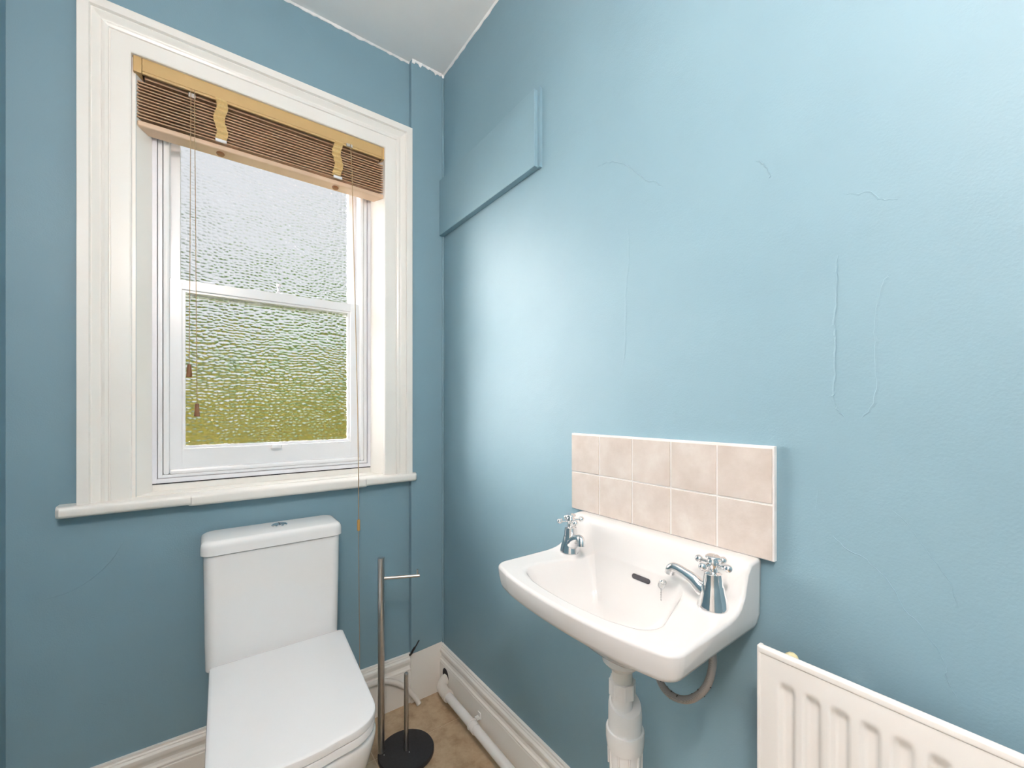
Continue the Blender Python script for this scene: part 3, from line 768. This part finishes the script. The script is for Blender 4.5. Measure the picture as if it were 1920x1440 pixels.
# ================================================================ behind the camera
HX0, HX1, HY0, HY1 = -2.75, XL - .12, -2.95, -.75       # pale hall added outside the doorway to carry fill light
obj('wall_hall', join(box(HX0 - .1, HX0, HY0, HY1, 0, ZC), box(HX0 - .1, HX1, HY1, HY1 + .1, 0, ZC), box(HX0 - .1, HX1, HY0 - .1, HY0, 0, ZC), box(HX1 - .01, HX1, HY0, YF - .12, 0, ZC)), 'hall', kind='structure')
obj('floor_hall', box(HX0 - .1, HX1, HY0 - .1, HY1 + .1, -.1, 0), 'hallfloor', kind='structure')
obj('ceiling_hall', box(HX0 - .1, HX1, HY0 - .1, HY1 + .1, ZC, ZC + .12), 'ceil', kind='structure')
dr = empty('door_1', (HX1 - .02, DY0, 0), 'white panelled door standing open in the added, unseen doorway', kind='structure')
lx = HX1 - .03
obj('door_leaf', bbox(lx - .74, lx, DY0 - .045, DY0 - .005, .006, 1.98, .002), 'skin', dr)
for x0, x1 in ((lx - .66, lx - .41), (lx - .33, lx - .08)):
    for z0, z1 in ((.2, .85), (1.02, 1.85)):
        obj('door_panel', bbox(x0, x1, DY0 - .006, DY0 - .001, z0, z1, .004), 'skin', dr)
for y0, y1, z0, z1 in ((DY0 - .07, DY0, 0, DZ + .07), (DY1, DY1 + .07, 0, DZ + .07), (DY0, DY1, DZ, DZ + .07)):
    obj('door_casing', bbox(XL, XL + .016, y0, y1, z0, z1, .003), 'gloss', dr)
obj('door_handle', tube([(lx - .68, DY0 - .004, 1.0), (lx - .68, DY0 + .045, 1.0), (lx - .58, DY0 + .05, 1.0)], .008, 10), 'chrome', dr, True)
hl = empty('hall_fill_light', (-2.05, -1.75, ZC), 'added fill light in the unseen hall, built as a wide opal ceiling dome', 'lamp')  # unseen fill light, added to brighten basin front and radiator
obj('fitting', lathe([(.005, 0), (.19, 0), (.19, -.02), (.005, -.02)], 32, (-2.05, -1.75, ZC)), 'steel', hl, True, angle=40)
obj('shade', lathe([(.18, -.02), (.185, -.05), (.17, -.09), (.12, -.12), (.05, -.135), (.002, -.137)], 32, (-2.05, -1.75, ZC)), 'hallfill', hl, True, angle=60)
cl = empty('ceiling_light', (-.95, -1.86, ZC), 'round opal glass globe hanging from the ceiling behind the camera', 'lamp')
obj('ceiling_rose', lathe([(.002, 0), (.045, 0), (.045, -.012), (.012, -.028), (.002, -.028)], 28, (-.95, -1.86, ZC)), 'gloss', cl, True, angle=40)
obj('flex', tube([(-.95, -1.86, ZC - .02), (-.95, -1.86, ZC - .40)], .004, 8), 'upvc', cl, True)
obj('lamp_holder', lathe([(.002, .04), (.018, .04), (.022, .0), (.024, -.03), (.002, -.03)], 20, (-.95, -1.86, ZC - .42)), 'upvc', cl, True, angle=40)
obj('shade', lathe([(max(.002, .10 * math.sin(PI * i / 16)), .10 * math.cos(PI * i / 16)) for i in range(17)], 32, (-.95, -1.86, ZC - .53)), 'lamp', cl, True)

# ================================================================ the garden beyond the glass
V, F = [], []
nx, ny = 24, 24
for j in range(ny + 1):
    for i in range(nx + 1):
        x = -14 + 30 * i / nx; y = .27 + 15 * (j / ny) ** 1.4
        V.append((x, y, -.25 + .10 * y * (y < 9) + .9 * (y >= 9) + .03 * math.sin(x * 1.7 + y)))
for j in range(ny):
    for i in range(nx):
        k = j * (nx + 1) + i; F.append((k, k + 1, k + nx + 2, k + nx + 1))
obj('ground', (V, F), 'lawn', smooth=True, kind='structure')
def leaves(blobs, per, size):
    V, F = [], []
    for (cx, cy, cz, rx, ry, rz) in blobs:
        for _ in range(per):
            a = random.uniform(0, 2 * PI); u = random.uniform(-1, 1); r = random.uniform(.75, 1.05); q = math.sqrt(1 - u * u)
            c = Vector((cx + rx * r * q * math.cos(a), cy + ry * r * q * math.sin(a), cz + rz * r * u))
            d1 = Vector((random.gauss(0, 1), random.gauss(0, 1), random.gauss(0, 1))).normalized() * size
            d2 = d1.orthogonal().normalized() * size * .6; k = len(V)
            V += [c - d1, c + d2, c + d1, c - d2]; F.append((k, k + 1, k + 2, k + 3))
    return V, F
ge = empty('low_hedge', (0, 5.2, .2), 'low golden hedge seen blurred at the foot of the lower pane', 'hedge')
gb = [(-5.5 + .55 * i, 5.2 + random.uniform(-.1, .1), .70, .45, .4, .62 + random.uniform(-.05, .05)) for i in range(22)]
g_ = obj('foliage', leaves(gb, 420, .075), 'gold', ge); g_['kind'] = 'stuff'
obj('stem_mass', join(*[lathe([(.02, .25), (.28, .3), (.34, .7), (.28, 1.1), (.02, 1.15)], 8, (b[0], b[1], 0)) for b in gb]), 'gold', ge)
he = empty('hedge', (-1.5, 9.0, .6), 'clipped green garden hedge seen blurred through the lower pane', 'hedge')
hb = [(-9 + 1.0 * i, 9.0 + random.uniform(-.2, .2), 1.2, .8, .6, 1.05 + random.uniform(-.1, .2)) for i in range(20)]
fo = obj('foliage', leaves(hb, 500, .12), 'leaf', he); fo['kind'] = 'stuff'
obj('stem_mass', join(*[lathe([(.02, .5), (.5, .6), (.6, 1.2), (.5, 1.9), (.02, 2.0)], 8, (b[0], b[1], 0)) for b in hb]), 'leaf', he)
def tree(x, y, h, label):
    t = empty('garden_tree', (x, y, .5), label, 'tree')
    obj('trunk', tube([(x, y, .4), (x + .1, y, h * .35), (x, y + .1, h * .6)], [.16, .12, .07], 10), 'bark', t, True)
    bb = [(x + random.uniform(-.9, .9), y + random.uniform(-.8, .8), h * random.uniform(.5, .95), .8, .8, .7) for _ in range(9)]
    c_ = obj('crown', leaves(bb, 450, .13), 'leaf2', t); c_['kind'] = 'stuff'
tree(4.4, 12.2, 4.6, 'leafy garden tree seen blurred at the right edge of the window')
tree(-3.6, 13.0, 3.4, 'small garden tree seen blurred at the left of the window')
